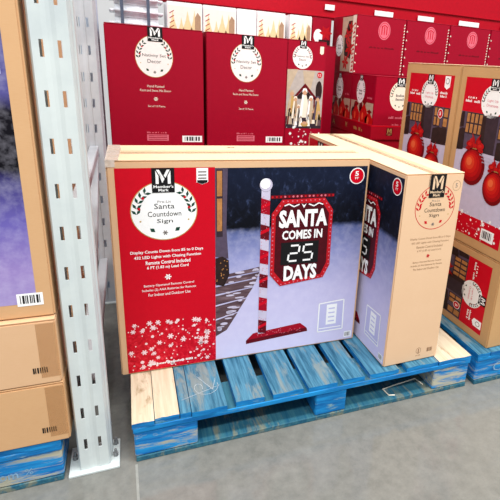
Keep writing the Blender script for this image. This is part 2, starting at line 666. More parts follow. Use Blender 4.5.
# ------------------------------------------------------------------ rack posts
def post_mesh(w, d, h, pitch, first, mat, slot_w=0.0085, slot_h=0.036, c1=0.0245, c2=0.0605):
    """roll-formed upright: slotted front with a shallow centre groove, side walls and rear lips"""
    b = MB()
    mid = w / 2
    xs = [.006, c1 - slot_w / 2, c1 + slot_w / 2, mid - .004, mid + .004, c2 - slot_w / 2, c2 + slot_w / 2, w - .006]
    holes = {1, 5}
    zs = [0.0]
    z = first
    while z + slot_h / 2 < h - .01:
        zs += [z - slot_h / 2, z + slot_h / 2]
        z += pitch
    zs.append(h)
    ys = [0.0, 0, 0, 0.0025, 0.0025, 0, 0, 0.0]
    th = 0.0025
    for j in range(len(zs) - 1):
        z0, z1 = zs[j], zs[j + 1]
        for i in range(len(xs) - 1):
            if j % 2 == 1 and i in holes:
                x0, x1 = xs[i], xs[i + 1]
                # the thickness of the plate around the slot
                b.face([(x0, 0, z0), (x0, th, z0), (x0, th, z1), (x0, 0, z1)], mat)
                b.face([(x1, 0, z0), (x1, 0, z1), (x1, th, z1), (x1, th, z0)], mat)
                b.face([(x0, 0, z0), (x1, 0, z0), (x1, th, z0), (x0, th, z0)], mat)
                b.face([(x0, 0, z1), (x0, th, z1), (x1, th, z1), (x1, 0, z1)], mat)
                continue
            b.face([(xs[i], ys[i], z0), (xs[i + 1], ys[i + 1], z0), (xs[i + 1], ys[i + 1], z1), (xs[i], ys[i], z1)], mat)
            b.face([(xs[i], ys[i] + th, z1), (xs[i + 1], ys[i + 1] + th, z1), (xs[i + 1], ys[i + 1] + th, z0), (xs[i], ys[i] + th, z0)], mat)
    # flared, stepped side walls with rear lips
    prof = [(.006, 0), (.001, .012), (.001, .030), (-.003, .036), (-.003, d), (.016, d)]
    for s in (0, 1):
        X = (lambda q: q) if s == 0 else (lambda q: w - q)
        for (ax, ay), (bx, by) in zip(prof, prof[1:]):
            q = [(X(ax), ay, 0), (X(bx), by, 0), (X(bx), by, h), (X(ax), ay, h)]
            b.face(q, mat)
            l = math.hypot(bx - ax, by - ay)
            nx, ny = (by - ay) / l * .0025, -(bx - ax) / l * .0025
            b.face([(X(ax + nx), ay + ny, 0), (X(ax + nx), ay + ny, h), (X(bx + nx), by + ny, h), (X(bx + nx), by + ny, 0)], mat)
    return b.data('post')


def rack_frame(x, y, w, label, mats, depth, h=2.4, plate=True, rear=True):
    r = thing('rack_upright_frame', (x, y, 0), label, 'rack frame')
    pm = post_mesh(w, 0.07, h, 0.1063, 0.098, mats[0])
    link('front_post', pm, r)
    ys = [0]
    if rear:
        pr = link('rear_post', post_mesh(w, 0.07, h, 0.1063, 0.098, mats[1], 0.010, 0.036, .024, .056), r)
        pr.location = (0, depth, 0)
        ys.append(depth)
    for k, yy in enumerate(ys):
        b = MB()
        b.box(-.026, yy - .014, 0, w + .022, yy + .10, .008, mats[0])
        bp = b.build('base_plate', r, .0015)
        for bx_, by_ in ((w + .011, yy + .03), (w + .011, yy + .078), (-.013, yy + .05)):
            g = MB()
            g.cyl((bx_, by_, .008), (bx_, by_, .02), .007, 'bolt_steel', 6)
            g.cyl((bx_, by_, .02), (bx_, by_, .032), .004, 'bolt_steel', 8)
            g.build('anchor_bolt', bp)
    if rear:
        for z in (.22, .75, 1.81):
            b = MB()
            b.box(w / 2 - .018, .07, z - .018, w / 2 + .018, depth, z + .018, mats[1])
            b.build('horizontal_brace', r, .003)
        for z0, z1 in ((.24, .73), (1.30, 1.79)):
            b = MB()
            d = Vector((0, depth - .09, z1 - z0))
            M = Matrix.Translation((w / 2, .08, z0)) @ Matrix.Rotation(math.atan2(z1 - z0, depth - .09), 4, 'X')
            b.box(-.016, 0, -.016, .016, d.length, .016, mats[1], M)
            b.build('diagonal_brace', r, .003)
    return r


rack_frame(-0.1475, 0.012, 0.086, 'white slotted steel rack upright bolted to the floor beside the cardboard boxes', ('rack_white', 'rack_shaded'), 1.04)
rack_frame(-0.134, 1.215, 0.072, 'pale rack post standing behind the shaded grey rear upright beside the nativity boxes', ('rack_pale', 'rack_pale'), 1.0, rear=False)


# ------------------------------------------------------------------ pallets
PW, PD, PH = 1.219, 1.016, 0.142
BOARDS = [(0.0, .062, 'r'), (.064, .133, 'r'), (.136, .168, 'b'), (.170, .276, 'b'), (.305, .396, 'b'), (.426, .530, 'b'),
          (.548, .653, 'b'), (.677, .758, 'b'), (.780, .897, 'b'), (.928, 1.066, 'b'), (1.069, 1.217, 'r')]


def pallet(loc, label, boards=BOARDS, rz=0.0, seed=3, main=False, group='blue block pallets'):
    rnd = random.Random(seed)
    r = thing('pallet', loc, label, 'pallet', rz, group)
    th = .018
    # bottom runners
    for y0 in (.004, .44, .872):
        b = MB()
        b.box(.006, y0, 0, PW - .006, y0 + .14, th, 'wood_blue' if y0 > .1 else 'wood_teal')
        b.build('bottom_board', r, .002)
    # blocks
    for yi, y0 in enumerate((.006, .44, .872)):
        for xi, (x0, x1) in enumerate(((.004, .186), (.577, .692), (1.055, PW - .004))):
            b = MB()
            b.box(x0, y0, th, x1, y0 + .135, .106, 'wood_blue_chipped' if xi != 1 else 'wood_blue')
            b.build('block', r, .004)
    # stringer boards under the deck
    for y0 in (.002, .44, .874):
        b = MB()
        b.box(.002, y0, .106, PW - .002, y0 + .14, .124, 'wood_blue')
        b.m[1] = b.mi('wood_teal')
        b.build('stringer_board', r, .002)
    # deck boards, each with its own end
    for x0, x1, k in boards:
        b = MB()
        e = rnd.uniform(0, .008)
        dz = rnd.uniform(-.0015, 0)
        top = 'wood_raw' if k == 'r' else 'wood_blue_top'
        mid = []
        # slightly ragged front end
        n = 4
        for i in range(n + 1):
            mid.append((x0 + (x1 - x0) * i / n, e + rnd.uniform(-.002, .002)))
        back = [(x1, PD - .002), (x0, PD - .002)]
        out = mid + back
        z0, z1 = .124, PH + dz
        b.face([(x, y, z1) for x, y in out], top)
        b.face([(x, y, z0) for x, y in reversed(out)], 'wood_blue')
        for (ax, ay), (bx, by) in zip(out, out[1:] + out[:1]):
            b.face([(ax, ay, z0), (bx, by, z0), (bx, by, z1), (ax, ay, z1)], 'wood_blue')
        o = b.build('deck_board', r)

    return r


PM = pallet((0, 0, 0), 'blue wooden pallet with bare boards at its corners under the two countdown sign boxes', main=True)
# chalk scribble on the second blue board and a scrap of packing strap on the runner
p = Piece(Face(PM, (0, 0, PH), (1, 0, 0), (0, 1, 0), (0, 0, 1)))
pts = [(.19 + .024 * math.cos(a * .5) + .004 * a, .10 + .03 * math.sin(a * .5)) for a in range(0, 15)]
p.line(pts, .0014, 'chalk', 2)
p.line([(.145, .065), (.270, .105)], .0014, 'chalk', 2)
p.line([(.205, .17), (.245, .09), (.262, .145)], .0014, 'chalk', 2)
p.done('chalk_mark', PM)
b = MB()
pts = [(.90, .018), (.878, .023), (.872, .061), (.95, .072), (1.027, .080), (1.036, .040)]
for (ax, ay), (bx, by) in zip(pts, pts[1:]):
    b.cyl((ax, ay, .0205), (bx, by, .0215), .0022, 'ink_cream', 6)
tag(b.build('packing_strap_scrap'), 'thin cream loop of packing strap lying on the lower runner of the pallet', 'strap')

allblue = [(x0, x1, 'b') for x0, x1, k in BOARDS]
PL = pallet((-1.398, -0.002, 0), 'bright blue pallet with white stencilling under the stacked cartons left of the rack upright', allblue, seed=5)
p = Piece(Face(PL, (0, 0.002, 0), (1, 0, 0), (0, 0, 1), (0, -1, 0)))
p.text('com', 1.050, 1.108, .046, .064, 'stencil_pale', 8, .0)
p.text('%', 1.124, 1.144, .050, .070, 'stencil_pale', 8)
p.done('stencil_mark', PL)
PR = pallet((1.246, -0.004, 0), 'blue pallet with a white printed C under the ornament cartons at right', allblue, seed=8)
p = Piece(Face(PR, (0, 0.002, 0), (1, 0, 0), (0, 0, 1), (0, -1, 0)))
p.text('C', .085, .130, .050, .092, 'stencil_pale', 8, -.01)
p.done('stencil_mark', PR)
pallet((0.0, 1.06, 0), 'blue pallet beneath the nativity set boxes in the second row', allblue, seed=11)
pallet((1.246, 1.06, 0), 'blue pallet beneath the red gift cartons in the second row', allblue, seed=12)

# ================================================================== COUNTDOWN SIGN BOXES
BW, BD, BH = .8470, .2480, .7260


def countdown_art(fc, root):
    p = Piece(fc)
    p.rect(.015, .005, .302, .702, 'ink_red', 1)
    red = p.done('red_panel', root)
    p = Piece(fc)
    p.rect(.302, .006, .833, .699, 'photo_countdown', 1)
    ph = p.done('photo_panel', root)

    # -- oval with sprigs and the product name
    p = Piece(fc)
    p.ell(.149, .567, .098, .095, 'ink_gold', 2, 40)
    p.ell(.149, .567, .0955, .0925, 'ink_white', 3, 40)
    wreath(p, .149, .567, .098, .095, [('Santa', .30), ('Countdown', .50), ('Sign', .24)], layer=4, small='Pre-Lit')
    p.done('product_name_oval', red)
    p = Piece(fc)
    maker_logo(p, .116, .626, .181, .702, layer=6)
    p.done('maker_logo', red)
    # -- little tag
    p = Piece(fc)
    p.poly([(.246, .655), (.263, .648), (.281, .655), (.281, .700), (.246, .700)], 'ink_white', 2)
    for k in range(3):
        p.rect(.251, .686 - k * .010, .276, .690 - k * .010, 'ink_grey', 3)
    p.poly([(.248, .655), (.263, .649), (.279, .655), (.279, .662), (.248, .662)], 'ink_black', 3)
    p.done('feature_tag', red)
    # -- text
    p = Piece(fc)
    for st, u0, u1, v in (('Display Counts Down from 85 to 0 Days', .044, .263, .428), ('432 LED Lights with Chasing Function', .054, .256, .410),
                          ('Remote Control Included', .087, .222, .392), ('6 FT (1.83 m) Lead Cord', .090, .216, .374)):
        p.text(st, u0, u1, v, v + .0125, 'ink_white', 2, .02)
    p.flake(.152, .345, .010, 'ink_white', 2)
    for st, u0, u1, v in (('Battery Operated Remote Control', .078, .232, .313), ('Includes (2) AAA Batteries for Remote', .072, .238, .297),
                          ('For Indoor and Outdoor Use', .090, .220, .281)):
        p.text(st, u0, u1, v, v + .0105, 'ink_white', 2, .005)
    p.text('~6.5 ft x 2.3 ft lighted outdoor yard sign', .075, .235, .024, .032, 'ink_white', 6)
    p.done('lettering', red)
    p = Piece(fc)
    p.poly([(.0155, .0055), (.3015, .0055), (.3015, .15), (.25, .165), (.2, .15), (.15, .168), (.1, .15), (.05, .162), (.0155, .15)], 'ink_mottle', 2)
    snow_pattern(p, .018, .012, .299, .185, 150, 'ink_blush', .0100, 3, True, 4)
    p.done('snowflake_print', red)

    # -- photo: house wall, lantern, bush, plank path
    p = Piece(fc)
    p.poly([(.3022, .40), (.345, .39), (.338, .50), (.342, .698), (.3022, .698)], 'ink_purple', 2)
    p.poly([(.306, .47), (.326, .47), (.326, .695), (.306, .695)], 'ink_window', 3)
    p.rect(.308, .49, .324, .60, 'ink_orange', 4)
    p.rect(.308, .608, .324, .69, 'ink_orange', 4)
    p.poly([(.3022, .30), (.33, .29), (.348, .33), (.346, .385), (.325, .40), (.3022, .395)], 'ink_garland', 3)
    rnd = random.Random(2)
    for i in range(14):
        p.ell(rnd.uniform(.305, .342), rnd.uniform(.31, .385), .0022, .0022, 'ink_orange', 4, 6)
    L = [(.3022, .10), (.3022, .168), (.3022, .222), (.3022, .262), (.3022, .295), (.318, .320), (.345, .340)]
    R = [(.340, .120), (.378, .186), (.408, .238), (.43, .277), (.445, .310), (.452, .334), (.456, .354)]
    for i in range(6):
        (a, b), (c, d) = L[i], R[i]
        (e, f), (g, h) = L[i + 1], R[i + 1]
        p.poly([(a, b), (c, d), (g, h - .003), (e, f - .006)], 'ink_plank', 2)
    for i in range(26):
        u = rnd.uniform(.312, .452)
        lo, hi = .10 + (u - .302) * 1.5, .315 + (u - .302) * .26
        v = rnd.choice((lo + rnd.uniform(0, .02), rnd.uniform(lo, hi)))
        if v < hi:
            p.ell(u, v, rnd.uniform(.006, .02), rnd.uniform(.002, .0055), 'ink_snow', 3, 9)
    p.done('path_picture', ph)

    # -- photo: striped pole, ball, base, arm and sign board
    p = Piece(fc)
    p.poly([(.409, .050), (.643, .067), (.640, .080), (.612, .106), (.434, .090), (.409, .064)], 'ink_maroon', 2)
    p.poly([(.412, .066), (.638, .083), (.612, .106), (.434, .090)], 'ink_red_dark', 3)
    rnd = random.Random(9)
    for i in range(60):
        p.ell(rnd.uniform(.44, .62), rnd.uniform(.074, .094), .0018, .0018, rnd.choice(('ink_pink', 'ink_sign_red')), 4, 5)
    p.rect(.452, .085, .482, .625, 'ink_snow', 4)
    for i in range(6):
        v0 = .088 + i * .0905
        p.poly([(.452, v0 + .004), (.482, v0 - .004), (.482, min(.625, v0 + .046)), (.452, min(.625, v0 + .056))],
               'ink_red_dark' if i % 2 else 'ink_maroon', 5)
        p.poly([(.452, v0 + .018), (.482, v0 + .030), (.482, v0 + .042), (.452, v0 + .030)], 'ink_red', 6)
    for i in range(70):
        p.ell(rnd.uniform(.454, .480), rnd.uniform(.1, .61), .0014, .0014, 'ink_pink', 7, 5)
    p.ell(.467, .641, .0215, .0225, 'ink_snow', 6, 20)
    p.ell(.464, .645, .017, .0175, 'ink_white', 7, 20)
    p.rect(.482, .592, .712, .604, 'ink_maroon', 4)
    for i in range(16):
        p.ell(.49 + i * .0145, .598, .004, .004, rnd.choice(('ink_sign_red', 'ink_pink')), 5, 6)
    out = [(.524, .588), (.678, .590), (.711, .545), (.713, .335), (.690, .286), (.527, .268), (.489, .315), (.489, .540)]
    cx, cy = .601, .43
    p.poly(out, 'ink_sign_red', 5)
    p.poly([(cx + (u - cx) * .87, cy + (v - cy) * .90) for u, v in out], 'ink_sign_dark', 6)
    for (a, b), (c, d) in zip(out, out[1:] + out[:1]):
        k = max(2, int(math.hypot(c - a, d - b) / .016))
        for i in range(k):
            f = i / k
            u, v = a + (c - a) * f, b + (d - b) * f
            p.ell(cx + (u - cx) * .95, cy + (v - cy) * .96, .0028, .0028, 'ink_pink', 7, 6)
    p.text('SANTA', .515, .692, .487, .551, 'ink_white', 8, .045)
    p.text('COMES IN', .528, .676, .443, .477, 'ink_white', 8, .03)
    p.rect(.526, .349, .665, .433, 'ink_black', 8)
    p.text('DAYS', .539, .663, .286, .345, 'ink_white', 8, .045)
    p.line([(.532, .566), (.548, .572), (.566, .562), (.585, .570)], .004, 'ink_white', 8)
    p.line([(.672, .566), (.656, .572), (.638, .562), (.619, .570)], .004, 'ink_white', 8)
    p.poly([(.593, .572), (.602, .556), (.611, .572), (.602, .566)], 'ink_white', 8)
    # seven segment 25
    for u0, segs in ((.552, 'abged'), (.604, 'afgcd')):
        w, h, sk, tk = .036, .058, .006, .0065
        P = lambda a, b: (u0 + a * w + b * sk, .362 + b * h)
        S7 = {'a': ((.1, 1), (.9, 1)), 'g': ((.1, .5), (.9, .5)), 'd': ((.1, 0), (.9, 0)), 'f': ((0, .56), (0, .95)),
              'b': ((1, .56), (1, .95)), 'e': ((0, .05), (0, .44)), 'c': ((1, .05), (1, .44))}
        for q in segs:
            p.line([P(*S7[q][0]), P(*S7[q][1])], tk, 'ink_white', 9)
    p.done('sign_picture', ph)

    # -- badges on the photo
    p = Piece(fc)
    p.ell(.794, .664, .0290, .0295, 'ink_white', 2, 24)
    p.ell(.794, .664, .0255, .0260, 'ink_red', 3, 24)
    p.text('5', .786, .800, .664, .681, 'ink_white', 4, .03)
    p.text('FT', .787, .801, .652, .660, 'ink_white', 4, .02)
    p.done('size_badge', ph)
    p = Piece(fc)
    fr = [(.685, .055), (.787, .056), (.785, .182), (.685, .175)]
    p.poly(fr, 'ink_lavender_box', 2)
    p.line(fr + fr[:1], .005, 'ink_white', 3)
    p.rect(.716, .082, .758, .168, 'ink_white', 3)
    for k in range(4):
        p.rect(.724, .094 + k * .018, .750, .099 + k * .018, 'ink_lavender_box', 4)
    p.rect(.690, .066, .780, .070, 'ink_white', 3)
    p.done('feature_panel', ph)
    p = Piece(fc)
    p.barcode(.797, .014, .828, .040, 'ink_grey')
    p.done('barcode', ph)


def end_art(fc, root):
    p = Piece(fc)
    D, R = 'ink_brownline', 'ink_red'
    p.ring(.128, .600, .080, .078, .0022, R, 1, 36)
    wreath(p, .128, .598, .080, .078, [('Santa', .30), ('Countdown', .52), ('Sign', .25)], R, 'ink_black', 'ink_red', 1, 'Pre-Lit')
    p.done('oval_print', root)
    p = Piece(fc)
    maker_logo(p, .095, .634, .157, .713, 'cardboard_pale_lit', 'ink_black', 3)
    p.done('maker_logo', root)
    p = Piece(fc)
    for st, u0, u1, v in (('Display Counts Down from 85 to 0 Days', .046, .211, .486), ('432 LED Lights with Chasing Function', .052, .206, .471),
                          ('Remote Control Included', .075, .182, .456), ('6 FT (1.83 m) Lead Cord', .080, .178, .441)):
        p.text(st, u0, u1, v, v + .009, D, 1)
    p.flake(.127, .425, .007, R, 1)
    for st, u0, u1, v in (('Battery Operated Remote Control', .068, .186, .400), ('Includes (2) AAA Batteries for Remote', .062, .192, .387),
                          ('For Indoor and Outdoor Use', .074, .180, .374)):
        p.text(st, u0, u1, v, v + .008, D, 1)
    p.done('lettering', root)
    p = Piece(fc)
    p.ring(.204, .672, .0165, .018, .001, D, 1, 20)
    p.text('5', .199, .208, .665, .680, 'ink_grey', 1)
    p.ring(.146, .042, .011, .013, .0015, D, 1, 12)
    p.rect(.144, .03, .148, .05, D, 1)
    p.text('~made in china', .136, .156, .020, .024, D, 1)
    p.barcode(.180, .026, .210, .052, 'ink_brownline', None, 1)
    p.done('shipping_marks', root)


B1 = thing('countdown_sign_box', (-.0270, .2439, PH), 'cardboard box showing a Santa countdown sign on its wide front, foremost on the pallet', 'box', -.0075,
           'countdown sign boxes')
carton(B1, BW, BD, BH, 'cardboard', 'x', 'cardboard_pale_lit')
m = MB()
rnd = random.Random(5)
for k in range(5):   # crumpled clear tape folded over the left top corner
    x1 = .030 + rnd.uniform(-.006, .010)
    y0, y1 = BD * k / 5, BD * (k + 1) / 5
    m.box(-.0012, y0 - .001, BH, x1, y1, BH + .0012 + .0008 * (k % 2), 'tape_white')
m.box(-.0012, -.0014, BH - .020, .024, -.0004, BH + .001, 'tape_white')
m.box(-.0014, -.001, BH - .05, -.0002, BD, BH + .001, 'tape_white')
m.build('corner_tape', B1)
p = Piece(Face(B1, (0, 0, BH), (1, 0, 0), (0, 1, 0), (0, 0, 1)))
p.barcode(.378, .196, .412, .214, 'ink_black', None, 2)

p.done('top_marks', B1)
f1 = front(B1, BW, BD)
f1.tf = lambda u, v: (u + .006, v)
countdown_art(f1, B1)
B2 = thing('countdown_sign_box', (.8438, .0317, PH), 'cardboard box with its plain tan end to the front, right of the wide sign box', 'box', .0285,
           'countdown sign boxes')
carton(B2, .2320, .8390, .7165, 'cardboard', 'y', 'cardboard_pale_lit')
for ch in B2.children:
    if ch.name.startswith('body'):
        ch.data.materials[0] = MATS['cardboard_end']
fl = left(B2, .232, .839)
countdown_art(fl, B2)
end_art(front(B2, .232, .839), B2)


# ================================================================== LEFT STACK
def left_box(z, H_, y, mat, label, photo=False, x1=-.156, W_=.85, D_=.72):
    r = thing('cardboard_carton', (x1 - W_, y, z), label, 'carton', 0, 'cartons left of the rack upright')
    carton(r, W_, D_, H_, mat, 'x')
    f = front(r, W_, D_)
    if photo:
        p = Piece(f)
        p.rect(.03, .04, W_ - .036, H_ - .03, 'photo_left', 1)
        pic = p.done('photo_panel', r)
        p = Piece(f)
        rnd = random.Random(4)
        for i in range(12):
            p.ell(rnd.uniform(.3, W_ - .09), rnd.uniform(.42, .56), .004, .004, 'ink_orange', 2, 8)
        p.ell(W_ - .075, .502, .011, .009, 'ink_orange', 3, 10)
        p.ell(W_ - .073, .502, .005, .004, 'ink_ball_light', 4, 8)
        p.poly([(W_ - .20, .55), (W_ - .046, .585), (W_ - .046, .615), (W_ - .10, .64), (W_ - .2, .60)], 'ink_lavender_box', 2)
        p.done('tree_picture', pic)
        p = Piece(f)
        p.barcode(W_ - .078, .034, W_ - .022, .068, layer=2)
        p.done('barcode_label', r)
    else:
        p = Piece(f)
        p.barcode(W_ - .068, .030, W_ - .024, .056, 'ink_black', None, 1)
        p.done('barcode', r)
        m = MB()
        m.box(W_ - .045, -.0007, .02, W_ - .001, 0, H_ - .01, 'tape_clear')
        m.build('corner_tape', r)
    return r


left_box(.142, .187, -.004, 'cardboard_deep', 'plain tan carton at the bottom of the stack, directly on the left blue pallet')
left_box(.330, .187, -.004, 'cardboard', 'plain tan carton in the middle of the left stack, below the purple snow picture box', x1=-.158)
left_box(.5185, .86, .012, 'cardboard_deep', 'tall tan box with a purple snow photograph, on top of the left stack', True, x1=-.158)


# ================================================================== ORNAMENT BOXES (right stack)
def ornament_art(fc, root):
    p = Piece(fc)
    p.rect(.036, .525, .358, .656, 'ink_red', 1)
    red = p.done('red_panel', root)
    p = Piece(fc)
    p.rect(.036, .040, .358, .124, 'ink_red', 1)
    p.done('snow_strip', root)
    p = Piece(fc)
    p.rect(.036, .124, .358, .380, 'ink_snow', 1)
    p.rect(.036, .380, .358, .525, 'ink_purple', 1)
    ph = p.done('photo_panel', root)
    # porch with lit windows and garlands
    p = Piece(fc)
    for u0, u1 in ((.070, .165), (.252, .300), (.318, .352)):
        p.rect(u0, .440, u1, .5245, 'ink_window', 2)
        k = max(1, int((u1 - u0) / .022))
        for i in range(k):
            w = (u1 - u0) / k
            for v0 in (.446, .486):
                p.rect(u0 + i * w + .004, v0, u0 + (i + 1) * w - .004, v0 + .034, 'ink_orange', 3)
    p.poly([(.175, .38), (.245, .38), (.245, .5245), (.175, .5245)], 'ink_window', 2)
    for u0, u1, v0, v1 in ((.036, .075, .37, .46), (.160, .185, .40, .52), (.255, .358, .365, .44), (.036, .06, .46, .524)):
        p.poly([(u0, v0), (u1, v0 + .005), (u1 - .004, v1), (u0 + (u1 - u0) * .4, v1 + .0), (u0, v1 - .01)], 'ink_garland', 3)
    for k in range(3):
        p.poly([(.150, .372 - k * .012), (.30, .360 - k * .012), (.30, .364 - k * .012), (.150, .377 - k * .012)], 'ink_snow', 4)
    p.done('porch_picture', ph)
    # red ball ornaments with bows
    p = Piece(fc)
    for u, v, ru, rv in ((.146, .318, .070, .074), (.278, .262, .058, .066)):
        p.ell(u, v, ru, rv, 'ink_ball_0', 4, 26)
        for k in range(1, 6):
            f = 1 - k * .155
            p.ell(u - ru * .055 * k, v + rv * .05 * k, ru * f, rv * f, 'ink_ball_%d' % k, 4 + k, 22)
        p.rect(u - .012, v + rv * .94, u + .012, v + rv * 1.12, 'ink_gold', 6)
        for sg in (-1, 1):
            for k, (du, dv, a, b) in enumerate(((.36, 1.16, .36, .20), (.24, 1.34, .22, .17), (.52, .92, .20, .10))):
                p.ell(u + sg * ru * du, v + rv * dv, ru * a, rv * b, 'ink_ball_%d' % (1 + (k + (sg > 0)) % 2), 11 + k, 14)
                p.ell(u + sg * ru * (du + .05), v + rv * dv, ru * a * .45, rv * b * .5, 'ink_ball_%d' % (3 - k), 14, 10)
            p.leaf(u, v + rv * 1.15, ru * .75, ru * .09, math.radians(90 + sg * 28), 'ink_ball_1', 13)
        p.ell(u, v + rv * 1.12, ru * .15, rv * .12, 'ink_ball_2', 15, 12)
    p.done('ornament_picture', ph)
    p = Piece(fc)
    p.ell(.200, .573, .061, .061, 'ink_white', 2, 32)
    wreath(p, .200, .573, .061, .061, [('Jumbo', .34), ('Light Up', .46), ('Ornaments', .5)][1:], layer=3, ink_='ink_pink')
    p.done('product_name_oval', red)
    p = Piece(fc)
    maker_logo(p, .178, .614, .222, .655, layer=5)
    p.done('maker_logo', red)
    p = Piece(fc)
    for st, u0, u1, v in (('~lighted', .062, .110, .576), ('~set of 2 ornaments', .050, .132, .562), ('~timer', .275, .325, .578), ('~remote', .278, .322, .564)):
        p.text(st, u0, u1, v, v + .010, 'ink_white', 2, .02)
    p.text('~lighted ornaments', .17, .235, .078, .084, 'ink_pink', 4)
    p.done('lettering', red)
    p = Piece(fc)
    p.poly([(.298, .608), (.315, .598), (.334, .608), (.334, .652), (.298, .652)], 'ink_white', 2)
    p.ell(.316, .632, .012, .013, 'ink_grey', 3, 10)
    p.ell(.316, .632, .009, .010, 'ink_white', 4, 10)
    p.done('feature_tag', red)
    p = Piece(fc)
    p.ell(.297, .497, .0185, .0205, 'ink_white', 5, 20)
    p.ell(.297, .497, .0160, .0180, 'ink_red', 6, 20)
    p.text('5', .291, .303, .489, .505, 'ink_white', 7, .03)
    p.done('count_badge', ph)
    p = Piece(fc)
    snow_pattern(p, .04, .045, .354, .135, 70, 'ink_white', .009, 2, True, 6)
    p.done('snowflake_print', red)
    p = Piece(fc)
    p.barcode(.255, .052, .325, .098, layer=5)
    p.done('barcode', red)


RB, RYAW = Vector((1.3022, .0216, .142)), .0351


def rpos(t, z):
    return (RB.x - math.sin(RYAW) * t, RB.y + math.cos(RYAW) * t, z)


LH = .363
r = thing('ornament_carton', rpos(0, .142), 'brown carton lying on its side, its red print turned sideways, under upright ornament cartons', 'carton', RYAW,
          'ornament cartons at right')
carton(r, .42, .70, LH, 'cardboard_brown', 'y')
f = left(r, .42, .70)
f.tf = lambda u, v: (v, (.395 - u) * (LH / .395))
ornament_art(f, r)
OB = []
for t0, lab in ((.396, 'upright brown carton with red ornaments print, farther back beside the red gift cartons'),
                (.0, 'upright brown carton with red ornaments print, nearest at the right edge')):
    r = thing('ornament_carton', rpos(t0, .142 + LH + .0015), lab, 'carton', RYAW, 'ornament cartons at right')
    carton(r, .40, .393, .70, 'cardboard_brown', 'y', 'cardboard_pale_lit')
    ornament_art(left(r, .40, .393), r)
# hidden neighbour that carries the far end of the row
r = thing('ornament_carton', rpos(.704, .142), 'low brown carton at the back of the right stack, behind the sideways ornament carton', 'carton', RYAW, 'ornament cartons at right')
carton(r, .42, .24, LH, 'cardboard_brown', 'y')


# ================================================================== NATIVITY BOXES (second row)
NH = .5675
NZ = .142 + NH
NY = 1.10


def nativity_front(fc, root):
    p = Piece(fc)
    p.ell(.195, .443, .079, .088, 'ink_gold', 1, 36)
    p.ell(.195, .443, .077, .086, 'ink_oval', 2, 36)
    wreath(p, .195, .443, .079, .088, [('Nativity Set', .62), ('Decor', .36)], layer=3)
    p.done('product_name_oval', root)
    p = Piece(fc)
    maker_logo(p, .171, .506, .233, .566, layer=6)
    p.done('maker_logo', root)
    p = Piece(fc)
    p.text('Hand Painted', .160, .232, .312, .323, 'ink_cream', 1)
    p.text('Resin and Stone Mix Decor', .130, .262, .294, .304, 'ink_cream', 1)
    p.flake(.195, .262, .009, 'ink_cream', 1)
    p.text('Set of 12 Pieces', .160, .234, .226, .235, 'ink_cream', 1)
    p.text('~indoor use only', .150, .24, .108, .115, 'ink_pink', 1)
    p.rect(.150, .074, .244, .102, 'ink_pink', 1)
    for k in range(3):
        p.rect(.156, .079 + k * .008, .238, .082 + k * .008, 'ink_crimson_shaded', 2)
    p.done('lettering', root)
    p = Piece(fc)
    p.barcode(.305, .068, .396, .098, layer=1)
    p.done('barcode', root)


def figure(p, u, v, h, robe, shawl, lay):
    w = h * .19
    p.poly([(u - w, v), (u + w, v), (u + w * .7, v + h * .5), (u + w * .35, v + h * .78), (u - w * .35, v + h * .78), (u - w * .7, v + h * .5)], robe, lay)
    p.poly([(u - w * .9, v), (u - w * .35, v), (u - w * .1, v + h * .78), (u - w * .45, v + h * .8)], shawl, lay + 1)
    p.ell(u, v + h * .87, h * .085, h * .10, 'ink_skin', lay + 1, 10)
    p.poly([(u - h * .1, v + h * .86), (u - h * .06, v + h), (u + h * .06, v + h), (u + h * .1, v + h * .86), (u, v + h * .95)], shawl, lay + 2)


